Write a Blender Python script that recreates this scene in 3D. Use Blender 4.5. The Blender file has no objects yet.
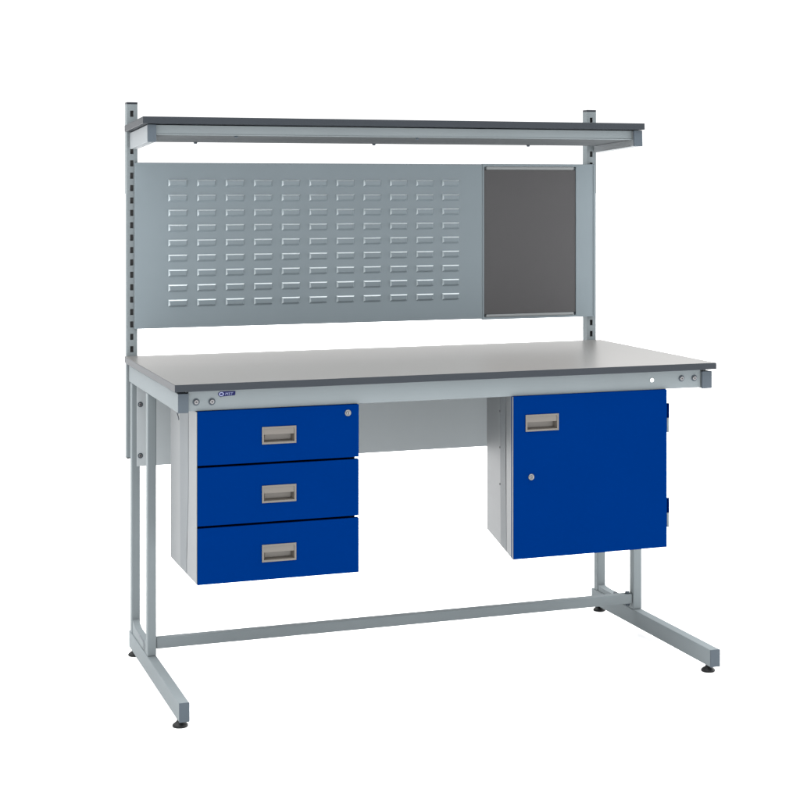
import bpy, bmesh, math, random
from mathutils import Vector, Matrix
random.seed(4)
R = math.radians
S = bpy.context.scene
COL = S.collection

# ------------------------------------------------------------------ camera
YAW = 0.3596
cam_d = bpy.data.cameras.new('camera')
cam = bpy.data.objects.new('camera', cam_d); COL.objects.link(cam)
cam.location = (-0.8021, -4.152, 1.3381)
cam.rotation_euler = (R(90), 0, -YAW)
cam_d.sensor_width = 36.0
cam_d.lens = 1703.2313 / 800 * 36.0
cam_d.shift_x = (400 - 465.1277) / 800
cam_d.shift_y = (185.2083 - 400) / 800
cam_d.clip_start = 0.05
cam_d.clip_end = 500
S.camera = cam

# ------------------------------------------------------------------ world: the white studio round the bench
W_BACK, W_LEFT, W_FRONT, W_TOP, W_RIGHT = 1.30, 1.30, 1.70, 7.3, 6.8
w = bpy.data.worlds.new('World'); S.world = w; w.use_nodes = True
nt = w.node_tree; nt.nodes.clear()
N = nt.nodes.new; LK = nt.links.new
out = N('ShaderNodeOutputWorld'); bg = N('ShaderNodeBackground'); tc = N('ShaderNodeTexCoord'); sp = N('ShaderNodeSeparateXYZ')
LK(tc.outputs['Generated'], sp.inputs[0])
def mapr(src, a, b, c, d):
    m = N('ShaderNodeMapRange'); m.interpolation_type = 'SMOOTHSTEP'
    m.inputs[1].default_value = a; m.inputs[2].default_value = b
    m.inputs[3].default_value = c; m.inputs[4].default_value = d
    LK(src, m.inputs[0]); return m.outputs[0]
def math_(op, a, b):
    m = N('ShaderNodeMath'); m.operation = op
    for i, v in enumerate((a, b)):
        if isinstance(v, (int, float)): m.inputs[i].default_value = v
        else: LK(v, m.inputs[i])
    return m.outputs[0]
front = mapr(sp.outputs['Y'], -0.55, 0.1, W_FRONT, W_BACK)      # unseen fill added in front, white sweep behind
left = mapr(sp.outputs['X'], -0.85, -0.2, W_LEFT, 0.0)          # unseen fill added on the left
top = mapr(sp.outputs['Z'], 0.42, 0.90, 0.0, W_TOP)              # unseen overhead brightness added to whiten the floor
right = mapr(sp.outputs['X'], 0.55, 0.85, 0.0, W_RIGHT)           # unseen bright side added on the right against floor shadows
LK(math_('MAXIMUM', math_('MAXIMUM', math_('MAXIMUM', front, left), right), top), bg.inputs['Strength'])
bg.inputs['Color'].default_value = (1, 1, 1, 1)
LK(bg.outputs[0], out.inputs[0])

S.view_settings.view_transform = 'Standard'
S.view_settings.look = 'None'
S.view_settings.exposure = 0.0
S.view_settings.gamma = 1.0
S.view_settings.use_curve_mapping = False

# ------------------------------------------------------------------ materials
def mat(name, col, rough=0.5, metal=0.0, var=0.04, bump=0.0, bscale=400.0, vscale=6.0, spec=0.5, coat=0.0):
    m = bpy.data.materials.new(name); m.use_nodes = True
    t = m.node_tree; b = t.nodes['Principled BSDF']
    b.inputs['Roughness'].default_value = rough; b.inputs['Metallic'].default_value = metal
    b.inputs['Specular IOR Level'].default_value = spec
    b.inputs['Coat Weight'].default_value = coat; b.inputs['Coat Roughness'].default_value = 0.2
    tcn = t.nodes.new('ShaderNodeTexCoord')
    n = t.nodes.new('ShaderNodeTexNoise'); n.inputs['Scale'].default_value = vscale; n.inputs['Detail'].default_value = 5
    t.links.new(tcn.outputs['Object'], n.inputs['Vector'])
    r = t.nodes.new('ShaderNodeMix'); r.data_type = 'RGBA'
    r.inputs['A'].default_value = (*[c * (1 - var) for c in col], 1)
    r.inputs['B'].default_value = (*[min(1, c * (1 + var)) for c in col], 1)
    t.links.new(n.outputs['Fac'], r.inputs['Factor']); t.links.new(r.outputs['Result'], b.inputs['Base Color'])
    if bump:
        n2 = t.nodes.new('ShaderNodeTexNoise'); n2.inputs['Scale'].default_value = bscale; n2.inputs['Detail'].default_value = 3
        t.links.new(tcn.outputs['Object'], n2.inputs['Vector'])
        bp = t.nodes.new('ShaderNodeBump'); bp.inputs['Strength'].default_value = bump; bp.inputs['Distance'].default_value = 0.001
        t.links.new(n2.outputs['Fac'], bp.inputs['Height']); t.links.new(bp.outputs['Normal'], b.inputs['Normal'])
    return m
M = {
    'steel': mat('grey_powder_coat', (0.116, 0.132, 0.139), 0.58, var=0.06, bump=0.12, bscale=900, spec=0.03),
    'panel': mat('blue_grey_powder_coat', (0.108, 0.131, 0.144), 0.45, var=0.05, bump=0.12, bscale=900, spec=0.15),
    'lip': mat('painted_lip_highlight', (0.60, 0.65, 0.67), 0.40, var=0.05),  # pale colour painted as the highlight on louvre top edges
    'strip': mat('brushed_grey_coat', (0.135, 0.145, 0.148), 0.40, var=0.05, bump=0.1, bscale=900, spec=0.2),
    'mid': mat('painted_side_reflection', (0.092, 0.101, 0.107), 0.5, var=0.10, bump=0.1, bscale=900, spec=0.03, vscale=3),  # dark reflection on the unit sides, put into the colour
    'modesty': mat('light_lifted_grey_sheet', (0.235, 0.255, 0.264), 0.6, var=0.06, spec=0.05, vscale=2.5),  # same steel as the frame, light on it put into the colour
    'trough': mat('painted_shade_sheet', (0.080, 0.086, 0.090), 0.8, var=0.06, spec=0.0),  # shade under the shelf tray put into the colour
    'end_highlight': mat('painted_end_highlight', (0.26, 0.30, 0.32), 0.4, var=0.08),  # paler colour painted as the highlight on louvre left ends
    'pale_bracket': mat('pale_bracket_coat', (0.150, 0.162, 0.170), 0.5, var=0.05, spec=0.05),
    'pale': mat('pale_grey_powder_coat', (0.094, 0.101, 0.105), 0.45, var=0.05, bump=0.1, bscale=900, spec=0.06),
    'cap': mat('slate_plastic', (0.036, 0.046, 0.056), 0.5, var=0.06, spec=0.15),
    'edge': mat('dark_edge_band', (0.0155, 0.0185, 0.0225), 0.5, var=0.06, spec=0.10),
    'lam': mat('grey_laminate', (0.088, 0.086, 0.083), 0.32, var=0.09, vscale=260, bump=0.05, bscale=1500, spec=0.40),
    'blue': mat('blue_powder_coat', (0.0, 0.0102, 0.067), 0.5, var=0.04, bump=0.1, bscale=900, spec=0.0),
    'navy': mat('navy_hinge_paint', (0.0, 0.002, 0.022), 0.5, spec=0.0),
    'felt': mat('charcoal_felt', (0.051, 0.0505, 0.052), 0.95, var=0.10, bump=0.6, bscale=1400, vscale=500, spec=0.1),
    'taupe': mat('satin_taupe_metal', (0.058, 0.052, 0.045), 0.45, metal=0.15, var=0.05),
    'chrome': mat('bright_plated_steel', (0.13, 0.13, 0.135), 0.34, metal=1.0, var=0.03),
    'rubber': mat('black_rubber', (0.004, 0.0045, 0.005), 0.55, spec=0.2),
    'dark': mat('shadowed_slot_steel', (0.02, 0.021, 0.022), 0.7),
    'white': mat('white_plastic', (0.86, 0.86, 0.86), 0.4),
    'ink': mat('navy_badge_ink', (0.003, 0.004, 0.04), 0.5, spec=0.1),
    'letter': mat('pale_badge_ink', (0.16, 0.18, 0.28), 0.5, spec=0.1),
    'floor': mat('white_paper_sweep', (0.96, 0.96, 0.96), 0.9, var=0.01, spec=0.1),
}

# ------------------------------------------------------------------ mesh helpers
def add_box(bm, x0, x1, y0, y1, z0, z1, bev=0.0, seg=2, mi=0):
    vs = [bm.verts.new((x, y, z)) for x in (x0, x1) for y in (y0, y1) for z in (z0, z1)]
    fs = []
    for q in ((0, 1, 3, 2), (4, 6, 7, 5), (0, 4, 5, 1), (2, 3, 7, 6), (0, 2, 6, 4), (1, 5, 7, 3)):
        f = bm.faces.new([vs[i] for i in q]); f.material_index = mi; fs.append(f)
    if bev > 0:
        es = list({e for f in fs for e in f.edges})
        r = bmesh.ops.bevel(bm, geom=es, offset=bev, segments=seg, profile=0.5, affect='EDGES')
        for f in r['faces']: f.material_index = mi
def add_cyl(bm, c, axis, r0, r1, h, n=24, mi=0, base_cap=True, phase=0.0):
    """frustum from c along axis ('x','y','z' with sign)"""
    ax = {'x': Vector((1, 0, 0)), 'y': Vector((0, 1, 0)), 'z': Vector((0, 0, 1))}[axis[-1]] * (-1 if axis[0] == '-' else 1)
    u = ax.orthogonal().normalized(); v = ax.cross(u); c = Vector(c)
    A = []; B = []
    for i in range(n):
        t = 2 * math.pi * i / n + phase; d = u * math.cos(t) + v * math.sin(t)
        A.append(bm.verts.new(c + d * r0)); B.append(bm.verts.new(c + ax * h + d * r1))
    for i in range(n):
        j = (i + 1) % n; f = bm.faces.new((A[i], A[j], B[j], B[i])); f.material_index = mi; f.smooth = n > 8
    f = bm.faces.new(B); f.material_index = mi
    if base_cap: f = bm.faces.new(list(reversed(A))); f.material_index = mi
def add_lathe(bm, c, prof, n=32, mi=0):
    rings = []
    for r, z in prof:
        rings.append([bm.verts.new((c[0] + r * math.cos(2 * math.pi * i / n), c[1] + r * math.sin(2 * math.pi * i / n), c[2] + z)) for i in range(n)])
    for a, b in zip(rings, rings[1:]):
        for i in range(n):
            j = (i + 1) % n; f = bm.faces.new((a[i], a[j], b[j], b[i])); f.smooth = True; f.material_index = mi
    bm.faces.new(list(reversed(rings[0]))).material_index = mi; bm.faces.new(rings[-1]).material_index = mi
def add_prism(bm, pts, z0, z1, mi=0):
    """vertical extrusion of an xy outline"""
    A = [bm.verts.new((x, y, z0)) for x, y in pts]; B = [bm.verts.new((x, y, z1)) for x, y in pts]
    n = len(pts)
    for i in range(n):
        j = (i + 1) % n; bm.faces.new((A[i], A[j], B[j], B[i])).material_index = mi
    bm.faces.new(list(reversed(A))).material_index = mi; bm.faces.new(B).material_index = mi
def holed_plate(bm, x0, x1, z0, z1, y0, y1, holes, mi=0):
    """flat plate in the xz plane, y0 (front) to y1 (back), with rectangular holes (hx0, hx1, hz0, hz1)"""
    xs = sorted({x0, x1} | {h[0] for h in holes} | {h[1] for h in holes})
    zs = sorted({z0, z1} | {h[2] for h in holes} | {h[3] for h in holes})
    V = {}
    def v(i, j, k):
        if (i, j, k) not in V: V[(i, j, k)] = bm.verts.new((xs[i], (y0, y1)[k], zs[j]))
        return V[(i, j, k)]
    solid = {}
    for i in range(len(xs) - 1):
        for j in range(len(zs) - 1):
            cx, cz = (xs[i] + xs[i+1]) / 2, (zs[j] + zs[j+1]) / 2
            solid[(i, j)] = not any(h[0] < cx < h[1] and h[2] < cz < h[3] for h in holes)
    for (i, j), s in solid.items():
        if not s: continue
        bm.faces.new((v(i, j, 0), v(i+1, j, 0), v(i+1, j+1, 0), v(i, j+1, 0))).material_index = mi
        bm.faces.new((v(i, j, 1), v(i, j+1, 1), v(i+1, j+1, 1), v(i+1, j, 1))).material_index = mi
        for di, dj, a, b in ((-1, 0, (i, j), (i, j+1)), (1, 0, (i+1, j+1), (i+1, j)), (0, -1, (i+1, j), (i, j)), (0, 1, (i, j+1), (i+1, j+1))):
            if not solid.get((i + di, j + dj), False):
                bm.faces.new((v(*a, 0), v(*b, 0), v(*b, 1), v(*a, 1))).material_index = mi
TILT = [None]
def obj(name, bm, mats, parent=None, bevel=0.0):
    if TILT[0] is not None: bmesh.ops.transform(bm, matrix=TILT[0], verts=bm.verts[:])
    bmesh.ops.recalc_face_normals(bm, faces=bm.faces[:])
    me = bpy.data.meshes.new(name); bm.to_mesh(me); bm.free()
    for m in (mats if isinstance(mats, (list, tuple)) else [mats]): me.materials.append(M[m])
    o = bpy.data.objects.new(name, me); COL.objects.link(o)
    if parent is not None:
        o.parent = parent
        root = parent
        off = Vector((0, 0, 0))
        while root is not None:
            off += root.location; root = root.parent
        me.transform(Matrix.Translation(-off))      # meshes are modelled in world metres
    if bevel:
        md = o.modifiers.new('bevel', 'BEVEL'); md.width = bevel; md.segments = 2; md.limit_method = 'ANGLE'; md.angle_limit = R(40)
        md.use_clamp_overlap = True
    return o
def thing(name, label, cat, loc):
    o = bpy.data.objects.new(name, None); COL.objects.link(o); o.location = loc
    o['label'] = label; o['category'] = cat; o.empty_display_size = 0.1
    return o
def box(name, m, parent, x0, x1, y0, y1, z0, z1, bev=0.0012):
    bm = bmesh.new(); add_box(bm, x0, x1, y0, y1, z0, z1, bev); return obj(name, bm, m, parent)
def bolt(parent, c, axis='-y', r=0.0065, kind='bolt'):
    bm = bmesh.new()
    add_cyl(bm, c, axis, r * 1.45, r * 1.35, 0.0012, 28, mi=2, base_cap=False)        # washer coloured dark as a painted shadow
    d = Vector({'-y': (0, -1, 0), '-x': (-1, 0, 0), '-z': (0, 0, -1)}[axis])
    c2 = Vector(c) + d * 0.0012
    add_cyl(bm, c2, axis, r, r * 0.82, r * 0.62, 24, base_cap=False)                  # domed head
    c3 = c2 + d * (r * 0.62 + 0.0002)
    add_cyl(bm, c3, axis, r * 0.42, r * 0.42, 0.0002, 6, mi=1)                        # hex socket
    return obj(kind, bm, ['chrome', 'dark', 'cap'], parent)

# ------------------------------------------------------------------ the setting
bm = bmesh.new()
vs = [bm.verts.new(p) for p in ((-120, -40, 0), (120, -40, 0), (120, 260, 0), (-120, 260, 0))]
bm.faces.new(vs)
fl = obj('floor', bm, 'floor'); fl['kind'] = 'structure'

# ------------------------------------------------------------------ the workbench
H, T, BW, BD = 0.849, 0.0185, 1.5, 0.75
bench = thing('workbench', 'grey steel workbench with dark grey worktop, louvred back panel, pinboard and overhead shelf', 'workbench', (0.75, 0.375, 0))

# worktop: laminate on a dark edged board
bm = bmesh.new(); add_box(bm, 0, BW, 0, BD, H - T, H, 0.0012, 2)
bm.normal_update()
for f in bm.faces: f.material_index = 1 if f.normal.z > 0.9 else 0
obj('worktop', bm, ['edge', 'lam'], bench)

# two side frames
XL, XR = (0.0115, 0.0370), (1.4645, 1.4945)
ARM0, ARM1 = 0.7770, 0.8243
LEGF, LEGR = (0.447, 0.474), (0.700, 0.727)
BAR0, BAR1 = 0.0195, 0.0665
def foot(parent, x, y):
    bm = bmesh.new()
    add_lathe(bm, (x, y, 0), [(0.0175, 0.0), (0.0195, 0.0015), (0.0195, 0.005), (0.017, 0.0075), (0.0095, 0.013), (0.0075, 0.016), (0.0075, 0.0215)])
    return obj('levelling_foot', bm, 'rubber', parent)
for side, (xa, xb) in enumerate((XL, XR)):
    yf = (0.004, -0.030)[side]
    a = box('support_arm', 'steel', bench, xa, xb, 0.024, 0.742, ARM0, ARM1, 0.0018)
    box('end_cap', 'cap', a, xa - 0.0004, xb + 0.0004, 0.017, 0.0238, ARM0 - 0.0004, ARM1 + 0.0003, 0.0012)
    for y0, y1 in (LEGF, LEGR):
        box('leg', 'steel', bench, xa + 0.0008, xb - 0.0008, y0, y1, BAR1 + 0.0002, ARM0 - 0.0002, 0.0025)
    fb = box('foot_bar', 'steel', bench, xa, xb, yf + 0.004, 0.745, BAR0, BAR1, 0.002)
    box('end_cap', 'cap', fb, xa - 0.0003, xb + 0.0003, yf, yf + 0.0038, BAR0 - 0.0003, BAR1 + 0.0003, 0.0012)
    foot(fb, (xa + xb) / 2 - 0.004, yf + 0.034); foot(fb, (xa + xb) / 2, 0.716)
    # welded gusset with a rounded notch low between the legs
    bm = bmesh.new()
    top = []
    for k in range(17):
        y = LEGF[1] + 0.0003 + (LEGR[0] - LEGF[1] - 0.0006) * k / 16
        u = (k / 8 - 1)
        top.append((y, (0.0925, 0.080)[side] + (0.014, 0.004)[side] * (max(0, abs(u) - 0.45) / 0.55) ** 2))
    P = [[bm.verts.new((x, y, z)) for y, z in top] for x in (xa + 0.003, xb - 0.004)]
    Q = [[bm.verts.new((x, y, BAR1 + 0.0003)) for y, z in top] for x in (xa + 0.003, xb - 0.004)]
    for k in range(16):
        bm.faces.new((P[0][k], P[0][k+1], Q[0][k+1], Q[0][k])); bm.faces.new((P[1][k], Q[1][k], Q[1][k+1], P[1][k+1]))
        bm.faces.new((P[0][k], P[1][k], P[1][k+1], P[0][k+1])); bm.faces.new((Q[0][k], Q[0][k+1], Q[1][k+1], Q[1][k]))
    for k in (0, 16): bm.faces.new((P[0][k], Q[0][k], Q[1][k], P[1][k]))
    fg = obj('foot_gusset', bm, 'steel', bench)
    for hl, hh, pr_, mt, nm in ((0.044, 0.0125, 0.0010, 'cap', 'slot_rim'), (0.030, 0.0095, 0.0018, 'steel', 'slot_plug')):
        bm = bmesh.new(); pts = []
        for k in range(25):
            t = math.pi * (k / 12 - 0.5) if k <= 12 else math.pi * ((k - 13) / 12 + 0.5)
            cy = 0.545 + (hl - hh) * (1 if k <= 12 else -1)
            pts.append((cy + hh * math.cos(t), 0.0805 + hh * math.sin(t)))
        xf = xa + 0.003 - pr_
        A = [bm.verts.new((xf, y, z)) for y, z in pts]; B = [bm.verts.new((xa + 0.0029, y, z)) for y, z in pts]
        for k in range(len(pts)):
            j = (k + 1) % len(pts)
            bm.faces.new((A[k], A[j], B[j], B[k]))
        bm.faces.new(A); obj(nm, bm, mt, fg)

# stretcher tube and its bolts
ST0, ST1, STY0, STY1 = 0.0838, 0.1128, 0.452, 0.478
st = box('stretcher', 'steel', bench, XL[1] + 0.0002, XR[0] - 0.0002, STY0, STY1, ST0, ST1, 0.002)
for z, ax in ((ST1, 'z'), (ST0, '-z')):
    bm = bmesh.new(); add_cyl(bm, (XR[0] - 0.012, STY0 + 0.010, z + (0.0001 if ax == 'z' else -0.0001)), ax, 0.0075, 0.0065, 0.0065, 20)
    obj('bolt', bm, 'cap', st)

# front rail with bolts, plug and badge
RY = 0.0245
rail = box('front_rail', 'steel', bench, XL[1] + 0.0006, XR[0] - 0.0015, RY, RY + 0.026, 0.7792, H - T - 0.0006, 0.0012)
for x, z in ((0.0572, 0.8020), (0.0967, 0.8014), (1.4036, 0.8070), (1.4429, 0.8064)): bolt(rail, (x, RY - 0.0002, z), '-y', 0.0062)
bm = bmesh.new(); add_cyl(bm, (1.3132, RY - 0.0002, 0.8056), '-y', 0.0058, 0.0052, 0.0016, 28); obj('hole_plug', bm, 'white', rail)
# badge: navy plate with a round bubble, tail and pale letters
bm = bmesh.new()
def xz_poly(pts, y0, y1, mi=0):
    A = [bm.verts.new((x, y0, z)) for x, z in pts]; B = [bm.verts.new((x, y1, z)) for x, z in pts]; n = len(pts)
    for i in range(n):
        j = (i + 1) % n; bm.faces.new((A[i], A[j], B[j], B[i])).material_index = mi
    bm.faces.new(A).material_index = mi; bm.faces.new(list(reversed(B))).material_index = mi
bx, bz = 0.1205, 0.8190
outl = []
for k in range(17):
    t = R(75) + R(210) * k / 16
    outl.append((bx + 0.0082 * math.cos(t), bz + 0.0064 * math.sin(t)))
    if k == 12: outl.append((bx + 0.0005, bz - 0.0098))
outl = [p for p in outl if True]
outl += [(bx + 0.0335, bz - 0.0045), (bx + 0.0355, bz - 0.0025), (bx + 0.0355, bz + 0.0055), (bx + 0.0340, bz + 0.0062)]
xz_poly(outl, RY - 0.0010, RY - 0.0002)
badge = obj('badge', bm, 'ink', rail)
bm = bmesh.new()
for k in range(32):
    t0, t1 = 2 * math.pi * k / 32, 2 * math.pi * (k + 1) / 32
    q = [(bx + rx * math.cos(t), RY - 0.0013, bz + rz * math.sin(t)) for (rx, rz, t) in ((0.0064, 0.0049, t0), (0.0064, 0.0049, t1), (0.0040, 0.0026, t1), (0.0040, 0.0026, t0))]
    bm.faces.new([bm.verts.new(p) for p in q])
bmesh.ops.remove_doubles(bm, verts=bm.verts[:], dist=1e-6)
obj('badge_ring', bm, 'letter', rail)
cu = bpy.data.curves.new('badge_lettering', 'FONT'); cu.body = 'MST'; cu.size = 0.0098; cu.extrude = 0.0001; cu.shear = 0.25; cu.space_character = 1.15
tmp = bpy.data.objects.new('badge_lettering', cu); COL.objects.link(tmp)
bpy.context.view_layer.update()
me = bpy.data.meshes.new_from_object(tmp.evaluated_get(bpy.context.evaluated_depsgraph_get()))
bpy.data.objects.remove(tmp)
me.transform(Matrix.Translation((bx + 0.0088, RY - 0.0014, bz - 0.0032)) @ Matrix.Rotation(R(90), 4, 'X'))
bm = bmesh.new(); bm.from_mesh(me); bpy.data.meshes.remove(me)
lt = obj('badge_lettering', bm, 'letter', rail)

# rear modesty panel
mp = box('modesty_panel', 'modesty', bench, 0.0262, XR[1] - 0.012, 0.6975, 0.6995, 0.5405, ARM0 - 0.0004, 0.0004)
for z in (0.7155, 0.5705): bolt(mp, (0.0364, 0.6973, z), '-y', 0.0052)

# slotted uprights
SLOT_P = 0.0355
UZ0, UZ1, UY0, UY1 = 0.5587, 1.5700, 0.7505, 0.783
for ux0, ux1 in ((0.0071, 0.0373), (1.4525, 1.4840)):
    bm = bmesh.new()
    cx = (ux0 + ux1) / 2 - 0.0012
    holes = []
    k = 0
    while True:
        zc = 1.5428 - SLOT_P * k
        if zc < UZ0 + 0.03: break
        holes.append((cx - 0.0047, cx + 0.0047, zc - 0.0088, zc + 0.0088)); k += 1
    holed_plate(bm, ux0, ux1, UZ0, UZ1, UY0, UY0 + 0.002, holes)
    t = 0.002
    add_box(bm, ux0, ux0 + t, UY0 + t + 0.0001, UY1, UZ0, UZ1); add_box(bm, ux1 - t, ux1, UY0 + t + 0.0001, UY1, UZ0, UZ1)
    add_box(bm, ux0 + t + 0.0001, ux1 - t - 0.0001, UY1 - t, UY1 - 0.0002, UZ0, UZ1)
    up = obj('upright', bm, 'steel', bench)
    box('top_cap', 'edge', up, ux0 - 0.0003, ux1 + 0.0003, UY0 - 0.0003, UY1 + 0.0003, UZ1 + 0.0001, UZ1 + 0.0062, 0.0012)
    box('lower_cap', 'edge', up, ux0 - 0.0003, ux1 + 0.0003, UY0 - 0.0003, UY1 + 0.0003, UZ0 - 0.0035, UZ0 - 0.0001, 0.001)
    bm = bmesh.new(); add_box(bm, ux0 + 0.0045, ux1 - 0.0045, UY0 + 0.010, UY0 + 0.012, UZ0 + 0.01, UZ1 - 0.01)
    obj('slot_shade_strip', bm, 'dark', up)  # dark strip added inside, painting the shade in the slots

# louvred back panel: a folded tray with rows of pressed bin louvres
PZ0, PZ1, PX0, PX1, PX2 = 0.9265, 1.4030, 0.0278, 1.0925, 1.4735
PY = 0.7385
bm = bmesh.new()
add_box(bm, PX0, PX1, PY, PY + 0.0110, PZ0, PZ1, 0.0012)
LW, LH, LD = 0.0560, 0.0225, 0.0064
for r in range(9):
    for c in range(11):
        x0 = 0.1234 + 0.0838 * c; zt = 1.3540 - 0.04325 * r
        x1 = x0 + LW; zb = zt - LH
        yb = PY + 0.0004; yt = PY - LD
        # base outline, then a lip standing proud at the top and fading into the sheet below
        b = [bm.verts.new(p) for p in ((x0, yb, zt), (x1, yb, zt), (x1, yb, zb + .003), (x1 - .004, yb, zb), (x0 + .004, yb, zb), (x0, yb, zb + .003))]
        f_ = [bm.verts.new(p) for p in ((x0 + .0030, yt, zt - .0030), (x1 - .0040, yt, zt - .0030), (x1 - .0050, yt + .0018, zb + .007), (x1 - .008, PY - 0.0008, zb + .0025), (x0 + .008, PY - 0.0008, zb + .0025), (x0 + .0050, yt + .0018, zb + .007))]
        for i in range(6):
            j = (i + 1) % 6; bm.faces.new((b[i], b[j], f_[j], f_[i])).material_index = 1 if i == 0 else (2 if i == 5 else 0)  # top and left faces take the painted highlight colours
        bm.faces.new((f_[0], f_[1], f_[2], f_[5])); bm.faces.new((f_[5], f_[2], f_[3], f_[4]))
obj('louvre_panel', bm, ['panel', 'lip', 'end_highlight'], bench)

# pinboard: steel tray, raised top and bottom strips, charcoal felt
bm = bmesh.new()
holed_plate(bm, PX1 + 0.0006, PX2, PZ0 - 0.003, PZ1 + 0.001, PY, PY + 0.0110, [(1.0990, 1.4085, 0.9305, 1.3960)])
pb = obj('pinboard', bm, 'panel', bench, bevel=0.0010)
box('felt_pad', 'felt', pb, 1.0992, 1.4083, PY + 0.0022, PY + 0.0095, 0.9400, 1.3855, 0.0006)
box('back_sheet', 'panel', pb, 1.0991, 1.4084, PY + 0.0097, PY + 0.0107, 0.9306, 1.3959, 0)
for z0, z1 in ((1.3860, 1.3955), (0.9310, 0.9395)):
    box('retaining_strip', 'strip', pb, 1.1060, 1.4010, PY - 0.0012, PY + 0.009, z0, z1, 0.0020)
box('side_trim', 'panel', pb, PX2 - 0.0050, PX2 - 0.0004, PY - 0.0016, PY - 0.0001, PZ0, PZ1, 0.0005)

# overhead shelf
SZ, STK, SY0, SY1 = 1.5049, 0.0192, 0.4471, 0.7495
# the whole shelf leans back about three degrees, front edge high
TILT[0] = Matrix.Translation((0, SY0, SZ)) @ Matrix.Rotation(-math.atan(0.05), 4, 'X') @ Matrix.Translation((0, -SY0, -SZ))
bm = bmesh.new(); add_box(bm, 0, 1.5041, SY0, SY1 - 0.001, SZ, SZ + STK, 0.0012)
obj('shelf', bm, 'edge', bench)
for (xa, xb) in ((0.0144, 0.0374), (1.4722, 1.5000)):
    b = box('shelf_bracket', 'pale_bracket', bench, xa, xb, SY0 + 0.017, SY1 - 0.0036, 1.4560, SZ - 0.0022, 0.0016)
    box('end_cap', 'cap', b, xa - 0.0004, xb + 0.0004, SY0 + 0.010, SY0 + 0.0168, 1.4556, SZ - 0.0016, 0.0012)
# shallow tray under the shelf: front face with a rolled lip, base sheet with shade put into its colour
bm = bmesh.new()
add_box(bm, 0.0382, 1.4715, SY0 + 0.022, SY0 + 0.0245, 1.4785, SZ - 0.0022, 0.0004)
add_box(bm, 0.0382, 1.4715, SY0 + 0.0195, SY0 + 0.0245, 1.4755, 1.4783, 0.0008)
sr = obj('shelf_rail', bm, 'steel', bench)
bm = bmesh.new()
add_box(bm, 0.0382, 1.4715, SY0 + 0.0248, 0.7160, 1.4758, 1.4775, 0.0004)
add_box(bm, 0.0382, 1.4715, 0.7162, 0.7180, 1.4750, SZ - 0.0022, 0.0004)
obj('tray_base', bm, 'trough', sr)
for x, y in ((0.197, 0.714), (0.735, 0.714), (1.235, 0.714), (0.262, SY0 + 0.030), (0.79, SY0 + 0.030)):
    bm = bmesh.new(); add_cyl(bm, (x, y, 1.4749), '-z', 0.0055, 0.0040, 0.0045, 16)
    obj('bolt', bm, 'cap', sr)
TILT[0] = None

# ------------------------------------------------------------------ recessed pull shared by drawers and door
def pull(parent, x0, x1, z0, z1, fy):
    """bezel with a hood over the upper half and a scooped recess below"""
    bm = bmesh.new(); e = 0.0048
    zm = z0 + (z1 - z0) * 0.55
    holed_plate(bm, x0, x1, z0, z1, fy - 0.0022, fy + 0.004, [(x0 + e, x1 - e, z0 + e, z1 - e)])
    add_box(bm, x0 + e + .0001, x1 - e - .0001, fy - 0.0008, fy + 0.0012, zm, z1 - e - .0001)       # hood
    d = fy + 0.0135
    # scoop walls
    xa, xb, za, zb = x0 + e, x1 - e, z0 + e, z1 - e
    F = [(xa, fy, za), (xb, fy, za), (xb, fy, zb), (xa, fy, zb)]
    Bk = [(xa + .006, d, za + .004), (xb - .006, d, za + .004), (xb - .006, d, zb - .003), (xa + .006, d, zb - .003)]
    f = [bm.verts.new(p) for p in F]; b = [bm.verts.new(p) for p in Bk]
    for i in range(4):
        j = (i + 1) % 4; bm.faces.new((f[i], f[j], b[j], b[i]))
    bm.faces.new(b)
    return obj('handle', bm, 'taupe', parent)
def cam_lock(parent, x, z, fy, r=0.0078):
    bm = bmesh.new()
    add_cyl(bm, (x, fy - 0.0001, z), '-y', r * 1.12, r * 1.08, 0.0008, 32, mi=1, base_cap=False)
    add_cyl(bm, (x, fy - 0.0009, z), '-y', r, r * 0.90, 0.0014, 32, base_cap=False)
    add_cyl(bm, (x, fy - 0.00232, z), '-y', r * 0.74, r * 0.74, 0.0003, 32, mi=1, base_cap=False)
    add_cyl(bm, (x, fy - 0.0026, z), '-y', r * 0.66, r * 0.60, 0.0022, 32, base_cap=False)
    add_box(bm, x - 0.0014, x + 0.0014, fy - 0.0053, fy - 0.0047, z - 0.0036, z + 0.0036, mi=1)
    return obj('lock', bm, ['chrome', 'dark'], parent)
def front_panel(name, parent, x0, x1, z0, z1, fy, hole):
    bm = bmesh.new()
    holed_plate(bm, x0, x1, z0, z1, fy, fy + 0.017, [hole])
    return obj(name, bm, 'blue', parent, bevel=0.0011)
def side_wall(bm, pts, z0, z1):
    add_prism(bm, pts, z0, z1)

# ------------------------------------------------------------------ drawer unit hung under the left half
FY = 0.0149
dx0, dx1, dz0, dz1, dyb = 0.0560, 0.4746, 0.3500, 0.7786, 0.3500
du = thing('drawer_unit', 'grey drawer unit with three blue drawers hung under the left half of the workbench', 'drawer unit', ((dx0 + dx1) / 2, 0.19, dz0))
bm = bmesh.new()
xo = dx0 + 0.0002
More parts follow.
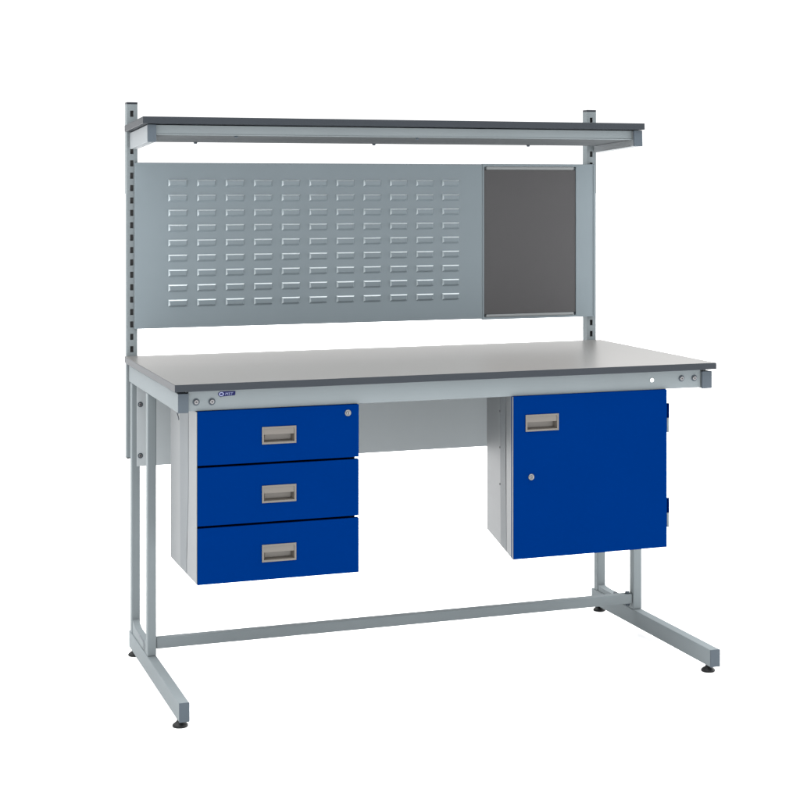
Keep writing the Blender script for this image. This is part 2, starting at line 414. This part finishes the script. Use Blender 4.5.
# left wall with a folded channel, front return flange
outer = [(xo, FY), (xo, dyb)]
inner = [(x + 0.0016, y) for x, y in reversed(outer)]
side_wall(bm, outer + inner, dz0 + 0.0025, dz1 - 0.001)
xi = dx1 - 0.0050
side_wall(bm, [(xi, FY + 0.02), (xi, dyb), (xi - 0.0016, dyb), (xi - 0.0016, FY + 0.02)], dz0 + 0.0025, dz1 - 0.001)
add_box(bm, xo + 0.0017, xi - 0.0017, dyb - 0.0016, dyb, dz0 + 0.0025, dz1 - 0.001)
add_box(bm, xo + 0.0115, xi - 0.0017, 0.038, dyb - 0.0017, dz0 + 0.0026, dz0 + 0.0042)
add_box(bm, xo + 0.0115, xi - 0.0017, 0.06, dyb - 0.0017, dz1 - 0.003, dz1 - 0.0012)
obj('carcass', bm, 'pale', du)
def side_sheet(name, m, parent, yz, f):
    """a thin sheet lying on a side wall; f(y) gives the wall's x"""
    bm = bmesh.new()
    A = [bm.verts.new((f(y) - 0.0007, y, z)) for y, z in yz]; B = [bm.verts.new((f(y) + 0.0004, y, z)) for y, z in yz]
    n = len(yz)
    for k in range(n):
        j = (k + 1) % n; bm.faces.new((A[k], A[j], B[j], B[k]))
    bm.faces.new(A); bm.faces.new(list(reversed(B)))
    bmesh.ops.triangulate(bm, faces=[q for q in bm.faces if len(q.verts) > 4])
    return obj(name, bm, m, parent)
# darker sheet painting a reflection on the side, its front edge uneven like the photograph's
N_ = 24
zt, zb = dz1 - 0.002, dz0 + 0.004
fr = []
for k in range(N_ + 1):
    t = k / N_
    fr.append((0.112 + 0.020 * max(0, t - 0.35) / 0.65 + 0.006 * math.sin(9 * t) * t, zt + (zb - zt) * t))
side_sheet('reflection_sheet', 'mid', du, [(0.222, zt)] + fr + [(0.215, zb)], lambda y: dx0 + 0.0002)
hook = [(0.262, 0.7560), (0.262, 0.7440), (0.236, 0.7300), (0.236, 0.7345), (0.256, 0.7460), (0.256, 0.7560)]
side_sheet('hanging_hook', 'cap', du, [(y, z) for y, z in hook], lambda y: dx0 - 0.0006)
zs = [(dz0, 0.4893), (0.4951, 0.6389), (0.6447, dz1)]
for i, (z0, z1) in enumerate(zs):
    hz = (0.4165, 0.5645, 0.7113)[i]
    hole = (0.2226, 0.3082, hz - 0.0202, hz + 0.0202)
    d = front_panel('drawer', du, dx0 + 0.0024, dx1, z0, z1, FY, hole)
    bmx = bmesh.new()   # drawer box behind the front
    add_box(bmx, dx0 + 0.03, dx1 - 0.03, FY + 0.034, dyb - 0.03, z0 + 0.012, z1 - 0.012)
    obj('drawer_box', bmx, 'navy', d)
    pull(d, 0.2213, 0.3095, hz - 0.0217, hz + 0.0217, FY)
    if i == 2:
        cam_lock(d, 0.4456, 0.7580, FY); d['label'] = 'top blue drawer with a key lock in its corner'

# ------------------------------------------------------------------ cupboard hung under the right half
kx0, kx1, kz0, kz1, kyb, sk = 0.8985, 1.3544, 0.3483, 0.7796, 0.4201, 0.0848
cu = thing('cupboard', 'grey cupboard with one blue hinged door hung under the right half of the workbench', 'cupboard', ((kx0 + kx1) / 2, 0.2, kz0))
def sx(y): return sk * (y - FY) / (kyb - FY)
bm = bmesh.new()
xo = kx0 + 0.0002
outer = [(xo, FY), (xo + sx(kyb), kyb)]
inner = [(x + 0.0016, y) for x, y in reversed(outer)]
side_wall(bm, outer + inner, kz0 + 0.0008, kz1 - 0.001)
xi = kx1 - 0.003
side_wall(bm, [(xi, FY + 0.02), (xi, kyb), (xi - 0.0016, kyb), (xi - 0.0016, FY + 0.02)], kz0 + 0.0008, kz1 - 0.001)
add_box(bm, xo + sk + 0.0017, xi - 0.0017, kyb - 0.0016, kyb, kz0 + 0.0008, kz1 - 0.001)
add_prism(bm, [(xo + 0.016, 0.038), (xi - 0.0017, 0.038), (xi - 0.0017, kyb - 0.0017), (xo + sk + 0.003, kyb - 0.0017)], kz0 + 0.0009, kz0 + 0.0025)
add_prism(bm, [(xo + 0.030, 0.060), (xi - 0.0017, 0.060), (xi - 0.0017, kyb - 0.0017), (xo + sk + 0.003, kyb - 0.0017)], kz1 - 0.003, kz1 - 0.0012)
carc = obj('carcass', bm, 'pale', cu)
door = front_panel('door', cu, kx0 + 0.0024, kx1, kz0, kz1, FY, (0.9365, 1.0295, 0.6868, 0.7278))
pull(door, 0.9352, 1.0307, 0.6852, 0.7294, FY)
cam_lock(door, 0.9520, 0.5640, FY)
for z in (0.700, 0.4405):
    bm = bmesh.new()
    add_cyl(bm, (kx1 + 0.0058, FY + 0.008, z + 0.0015), 'z', 0.0050, 0.0050, 0.0390, 20, mi=0)
    add_cyl(bm, (kx1 + 0.0058, FY + 0.008, z - 0.0385), 'z', 0.0050, 0.0050, 0.0390, 20, mi=1)
    obj('hinge', bm, ['navy', 'steel'], door)
bm = bmesh.new()
for z in (0.7165, 0.6170, 0.5160): 
    y = 0.20; add_cyl(bm, (xo + sx(y) - 0.0002, y, z), '-x', 0.0032, 0.0030, 0.0016, 16)
    o = obj('screw', bm, 'dark', carc); bm = bmesh.new()
bm.free()
kw = lambda y: kx0 + 0.0002 + sx(y)
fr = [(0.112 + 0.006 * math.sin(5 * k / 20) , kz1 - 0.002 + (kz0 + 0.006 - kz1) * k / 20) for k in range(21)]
side_sheet('reflection_sheet', 'mid', cu, [(0.205, kz1 - 0.002)] + fr + [(0.190, kz0 + 0.004)], kw)  # painted reflection on the cupboard side, as a darker sheet
side_sheet('hanging_hook', 'cap', cu, [(0.245, 0.7790), (0.245, 0.7610), (0.228, 0.7540), (0.228, 0.7580), (0.238, 0.7630), (0.238, 0.7790)], lambda y: kw(y) - 0.0006)
